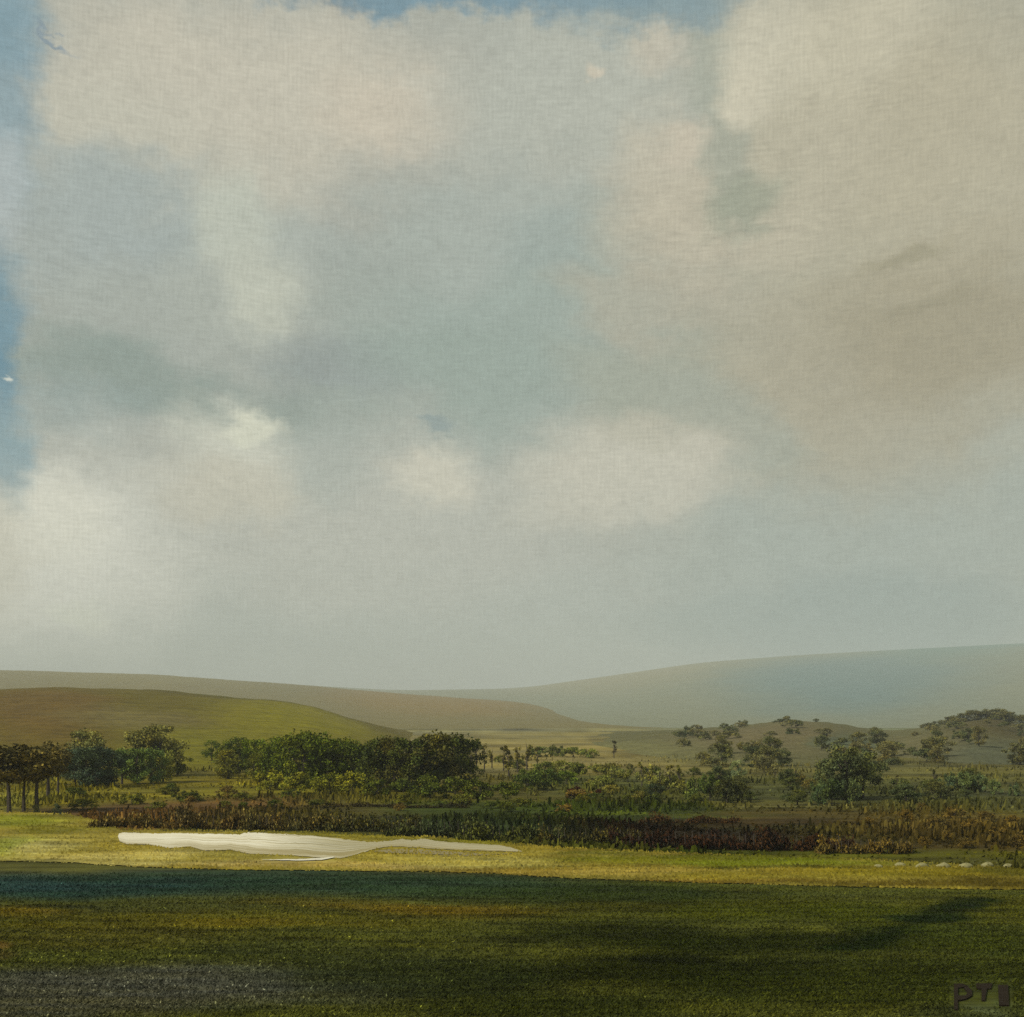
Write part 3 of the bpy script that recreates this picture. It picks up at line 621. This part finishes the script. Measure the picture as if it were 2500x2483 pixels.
for i, (x, q_) in enumerate(pts_):
    b = 758 + (x - 466) * .07 + q_ * 34
    plant('bush', x, b, r2.uniform(6, 13), r2.choice([(66, 70, 28), (80, 76, 34), (56, 60, 24), (92, 88, 44)]),
          'small scrub clump, %s from left of those strewn right of the dark belt' % ['1st','2nd','3rd','4th','5th','6th','7th','8th','9th','10th','11th','12th','13th','14th','15th','16th','17th','18th','19th','20th','21st','22nd','23rd','24th','25th','26th','27th','28th','29th','30th','31st','32nd','33rd','34th'][i],
          'strewn scrub clumps', r2.uniform(.7, 1.5))
plant('bush', 576, 798, 13, (44, 18, 12), 'wide dark maroon bush low in the scrub right of the belt', 'maroon bushes', .95)
plant('bush', 598, 797, 9, (46, 20, 14), 'tiny dark maroon bush just right of the wide maroon one', 'maroon bushes', .6)
plant('thin', 614, 758, 18, (48, 44, 24), 'lone dark snag tree standing above the scrub right of centre', None, 1.2)
for i, (x, b, h) in enumerate([(642,788,25),(650,790,26),(660,792,28),(670,792,28),(679,792,26)]):
    plant('thin', x, b, h, (88, 86, 44), 'slender olive sapling, ' + ['leftmost', 'second', 'middle', 'fourth', 'rightmost'][i] + ' of five left of the black footed bushes', 'slender olive saplings', 1.2)
g = 'black footed bushes right of centre'
for i, (x, b, h, c, w) in enumerate([(694,800,26,(70,76,34),.5),(710,801,29,(58,66,28),.55),(727,803,25,(40,42,20),.6),(742,802,22,(46,48,24),.5)]):
    plant('bush', x, b, h, c, ['olive bush at the left end of the black footed clump', 'tallest green bush of the black footed clump', 'nearly black bush in the black footed clump', 'small dark bush ending the black footed clump'][i], g, w)
plant('broad', 738, 783, 24, (84, 92, 68), 'soft grey green tree above the black footed bushes', None, .9)
for i, (x, b, h) in enumerate([(770,778,9),(775,779,11),(796,779,11)]):
    plant('thin', x, b, h, (60, 58, 32), ['tiny dark sapling on the pale slope, left of a pair', 'tiny dark sapling on the pale slope, right of a pair', 'tiny dark sapling alone on the pale slope'][i], 'tiny saplings on the slope', 1.3)
g = 'dark blue green bushes under the grey green trees'
for i, (x, b, h, w) in enumerate([(818,804,26,.5),(832,806,30,.55),(848,806,29,.55)]):
    plant('bush', x, b, h, [(56,66,40),(44,54,34),(48,56,38)][i], ['round dark blue green bush, left of three on the right slope', 'darkest blue green bush, middle of three on the right slope', 'dark blue green bush, right of three on the right slope'][i], g, w)
for i, (x, b, h) in enumerate([(829,798,40),(846,800,60),(863,798,50)]):
    plant('full', x, b, h, (62, 66, 40), ['smallest grey green tree behind the three dark bushes', 'tallest soft grey green tree behind the three dark bushes', 'soft grey green tree on the right behind the dark bushes'][i], 'grey green trees on the right', 1.0)
plant('thin', 897, 785, 10, (54, 50, 28), 'tiny dark sapling midway along the right slope', None, 1.6)
plant('thin', 934, 787, 17, (44, 44, 26), 'small dark tree standing left of the right edge bushes', None, 1.5)
for i, (x, b, h) in enumerate([(948,791,20),(962,792,22),(978,792,19),(994,794,15),(1014,796,14)]):
    plant('bush', x, b, h, (62, 72, 48), 'blue green bush, ' + ['leftmost', 'second and tallest', 'third', 'fourth', 'rightmost'][i] + ' of five near the right edge', 'blue green bushes near the right edge', .6)
# brown scrub, lower right
rs = np.random.default_rng(3)
low = [(905,824,16),(922,812,10),(938,830,13),(955,818,12),(948,842,13),(972,832,14),(986,822,11),(1000,838,13),(1012,826,12),(965,848,11),(1018,846,12),(885,838,11),(868,826,10),(925,846,10)]
lw = ['upright, left end of the lower right scrub', 'small, above the lower right scrub', 'round, left middle of the lower right scrub', 'flat, upper middle of the lower right scrub', 'low, near the field edge left of centre of the scrub', 'largest in the middle of the lower right scrub', 'upper right in the lower right scrub', 'lower right in the scrub', 'close to the right edge of the view', 'small, at the very field edge below the scrub', 'lowest at the right edge of the view', 'just left of the lower right scrub, at the dark bank', 'small, above the end of the dark bank', 'low, at the end of the dark maroon bank']
for i, (x, b, h) in enumerate(low): plant('bush', x, b, h, (72, 60, 28), 'brown scrub bush, ' + lw[i], 'brown scrub bushes lower right', random.uniform(.6, 1.3))
# woods on the right hand ridge
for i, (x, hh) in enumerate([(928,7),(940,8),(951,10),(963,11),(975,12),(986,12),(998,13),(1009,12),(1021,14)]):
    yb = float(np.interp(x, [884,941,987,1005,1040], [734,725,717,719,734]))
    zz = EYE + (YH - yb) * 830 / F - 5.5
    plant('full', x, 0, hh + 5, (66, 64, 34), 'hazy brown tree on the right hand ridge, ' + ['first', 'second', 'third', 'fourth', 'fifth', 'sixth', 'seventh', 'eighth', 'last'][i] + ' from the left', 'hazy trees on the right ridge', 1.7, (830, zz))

ORD = ['1st', '2nd', '3rd'] + ['%dth' % k for k in range(4, 60)]
r3 = random.Random(21)
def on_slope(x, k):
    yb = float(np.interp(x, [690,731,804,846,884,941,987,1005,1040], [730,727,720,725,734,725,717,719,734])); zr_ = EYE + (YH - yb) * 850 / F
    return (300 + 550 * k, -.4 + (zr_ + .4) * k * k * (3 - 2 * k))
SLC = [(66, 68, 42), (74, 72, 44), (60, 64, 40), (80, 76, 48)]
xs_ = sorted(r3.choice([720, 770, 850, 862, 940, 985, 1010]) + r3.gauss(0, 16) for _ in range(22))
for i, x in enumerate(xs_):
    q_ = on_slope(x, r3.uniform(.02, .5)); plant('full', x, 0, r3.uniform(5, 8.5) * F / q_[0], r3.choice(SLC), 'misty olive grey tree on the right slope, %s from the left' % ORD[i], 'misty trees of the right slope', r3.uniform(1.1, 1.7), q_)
xs_ = sorted(r3.uniform(680, 1040) for _ in range(56))
for i, x in enumerate(xs_):
    q_ = on_slope(x, r3.random() ** .8 * .97); plant('bush', x, 0, r3.uniform(2.5, 5) * F / q_[0], r3.choice(SLC), 'misty scrub bush on the right slope, %s from the left' % ORD[i], 'misty scrub of the right slope', r3.uniform(1.0, 2.0), q_)
xs_ = sorted(r3.uniform(640, 1040) for _ in range(34))
for i, x in enumerate(xs_):
    plant('full' if i % 2 else 'bush', x, r3.uniform(778, 806), r3.uniform(11, 24) * (1 if i % 2 else .6), r3.choice([(58, 62, 32), (66, 66, 36), (54, 60, 38), (72, 66, 34)]), 'dark olive growth in the wooded band at right centre, %s from the left' % ORD[i], 'wooded band at right centre', r3.uniform(1.2, 2.0) if i % 2 else r3.uniform(1.0, 1.6))
xs_ = sorted(r3.uniform(168, 470) for _ in range(22))
for i, x in enumerate(xs_):
    plant('full', x, r3.uniform(772, 782), r3.uniform(16, 34), r3.choice([(70, 72, 22), (62, 68, 22), (80, 78, 26)]), 'olive tree behind the main dark belt, %s from the left' % ORD[i], 'olive trees behind the belt', r3.uniform(.9, 1.3))
xs_ = sorted(r3.uniform(60, 620) for _ in range(30))
for i, x in enumerate(xs_):
    plant('bush', x, 800 + r3.uniform(-6, 12), r3.uniform(6, 12), r3.choice([(72, 72, 24), (56, 62, 22), (84, 70, 34)]), 'low olive brown bush on the moor before the trees, %s from the left' % ORD[i], 'low bushes on the moor', r3.uniform(.9, 1.8))

# hedges / banks
hedges = [
 (150,827,26,.42,(82,70,38),'brown bracken hedge behind the white water, left end'), (225,829,26,.42,(80,66,36),'brown hedge behind the middle of the white water'), (300,830,26,.42,(80,70,36),'brown and olive hedge behind the right end of the white water'),
 (370,831,24,.42,(66,64,34),'dark olive hedge between the brown and the dark teal hedges'), (440,836,25,.42,(52,56,32),'dark teal green hedge behind the grey water'), (510,840,24,.42,(54,58,30),'dark green hedge behind the point where the water ends'),
 (590,843,24,.42,(50,46,22),'dark brown green hedge right of the water'), (665,847,26,.42,MR,'near black maroon bank hedge, left part'), (735,849,26,.42,MR,'near black maroon bank hedge, middle and darkest'), (800,850,24,.42,(44,28,14),'near black maroon bank hedge, right part'),
 (865,853,22,.42,(70,58,26),'brown hedge right of the dark maroon bank'),
 (365,807,7,1.1,(48,40,22),'thin dark hedge line on the moor below the main tree belt, left'), (430,808,7,1.1,(44,40,22),'thin dark hedge line on the moor below the main tree belt, right'),
 (690,823,12,.8,(52,36,20),'low dark brown hedge behind the maroon bank'), (560,822,10,.8,(54,52,24),'low dark hedge line behind the brown green hedge'),
]
for (x, b, h, w, c, lb) in hedges: plant('hedge', x, b, h, c, lb, 'hedges behind the bright field', w, None, random.uniform(-.03, .03))

# ------------------------------------------------------------ pale stones along the right part of the field
m_stone = surf('pale_stone', lambda q: q.mix(q.noise(q.node('ShaderNodeTexCoord').outputs['Object'], 3, 4), (.14, .13, .05), (.34, .32, .16)), 0.9)
def stone(seed):
    r = np.random.default_rng(seed); V, Fc = [], []
    nu, nv = 12, 7
    for j in range(nv):
        a = math.pi * j / (nv - 1)
        for i in range(nu):
            p = 2 * math.pi * i / nu; k = 1 + .22 * math.sin(3 * p + seed) * math.sin(a) + r.uniform(-.08, .08) * math.sin(a)
            V.append((math.sin(a) * math.cos(p) * k, math.sin(a) * math.sin(p) * .7 * k, math.cos(a) * .45 * (1 + .2 * math.sin(2 * p + seed))))
    for j in range(nv - 1):
        for i in range(nu): Fc.append((j * nu + i, j * nu + (i + 1) % nu, (j + 1) * nu + (i + 1) % nu, (j + 1) * nu + i))
    return V, Fc
sp = [(878,868,.55),(900,867,.75),(922,868,.9),(944,868,1.0),(966,868,.9),(988,867,.85),(1008,868,.7)]
for i, (x, y, s) in enumerate(sp):
    V, Fc = stone(i + 2); o = mesh_obj('field_stone', V, Fc, m_stone, smooth=True)
    X_, Y_ = ground_pt(x, y); o.location = (X_, Y_, .15); o.scale = (s * .8, s * .6, s * .9); o.rotation_euler = (0, 0, rs.uniform(-.4, .4))
    o['label'] = 'low pale stone on the yellow green field, ' + ['leftmost', 'second', 'third', 'middle', 'fifth', 'sixth', 'rightmost'][i] + ' of the row at right'; o['category'] = 'stone'; o['group'] = 'row of pale stones on the field'

# ------------------------------------------------------------ dark letters cut into the turf at the lower right
m_peat = surf('dark_peat', lambda q: q.mix(q.noise(q.node('ShaderNodeTexCoord').outputs['Object'], 1.5, 4), (.012, .007, .005), (.022, .016, .008)), 0.95)
def letter(name, polys, lb):
    """outline points (column, row); cut as a low slab following the ground"""
    V, Fc = [], []
    for poly in polys:
        n = len(poly); k = len(V)
        pts = [ground_pt(px, py) for px, py in poly]
        for (x, y) in pts: V.append((x, y, float(ground_z(np.float64(x), np.float64(y))) + .09))
        for (x, y) in pts: V.append((x, y, float(ground_z(np.float64(x), np.float64(y))) - .1))
        Fc.append(tuple(range(k, k + n)))
        for i in range(n): Fc.append((k + i, k + (i + 1) % n, k + n + (i + 1) % n, k + n + i))
    o = mesh_obj(name, V, Fc, m_peat); o['label'] = lb; o['category'] = 'letter'; o['group'] = 'dark block letters in the turf'
    return o
letter('turf_letter', [[(954,983),(958,983),(958,1009),(954,1009)], [(958,983),(963,983),(968,986),(958,987)], [(968,986),(972,990),(972,995),(966,998.5),(966,995),(967.5,991),(964,987)], [(958,995),(966,995),(966,998.5),(958,1000)]], 'dark block letter P set in the turf at the lower right corner')
letter('turf_letter', [[(976,983),(992,983),(991,988),(976,988)], [(981.5,988),(987,988),(985,1000),(981.5,1000)]], 'dark block letter T set in the turf, middle of three')
letter('turf_letter', [[(998,984.5),(1008,984.5),(1009,1005),(999,1005)]], 'dark block letter I set in the turf, rightmost of three')

# ------------------------------------------------------------ haze
hz = bpy.data.materials.new('haze'); hz.use_nodes = True; q = NT(hz.node_tree); q.n.clear()
pv = q.node('ShaderNodeVolumePrincipled'); pv.inputs['Color'].default_value = (0.70, 0.76, 0.775, 1); pv.inputs['Density'].default_value = 1.35e-4; pv.inputs['Anisotropy'].default_value = 0.0
o_ = q.node('ShaderNodeOutputMaterial'); q.l.new(pv.outputs[0], o_.inputs['Volume'])
x0, x1, y0, y1, z0, z1 = -11500, 11500, -700, 12500, -3, 620
Vh = [(a, b, c) for a in (x0, x1) for b in (y0, y1) for c in (z0, z1)]
Fh = [(0, 1, 3, 2), (4, 6, 7, 5), (0, 4, 5, 1), (2, 3, 7, 6), (0, 2, 6, 4), (1, 5, 7, 3)]
haze = mesh_obj('haze', Vh, Fh, hz); haze['kind'] = 'stuff'
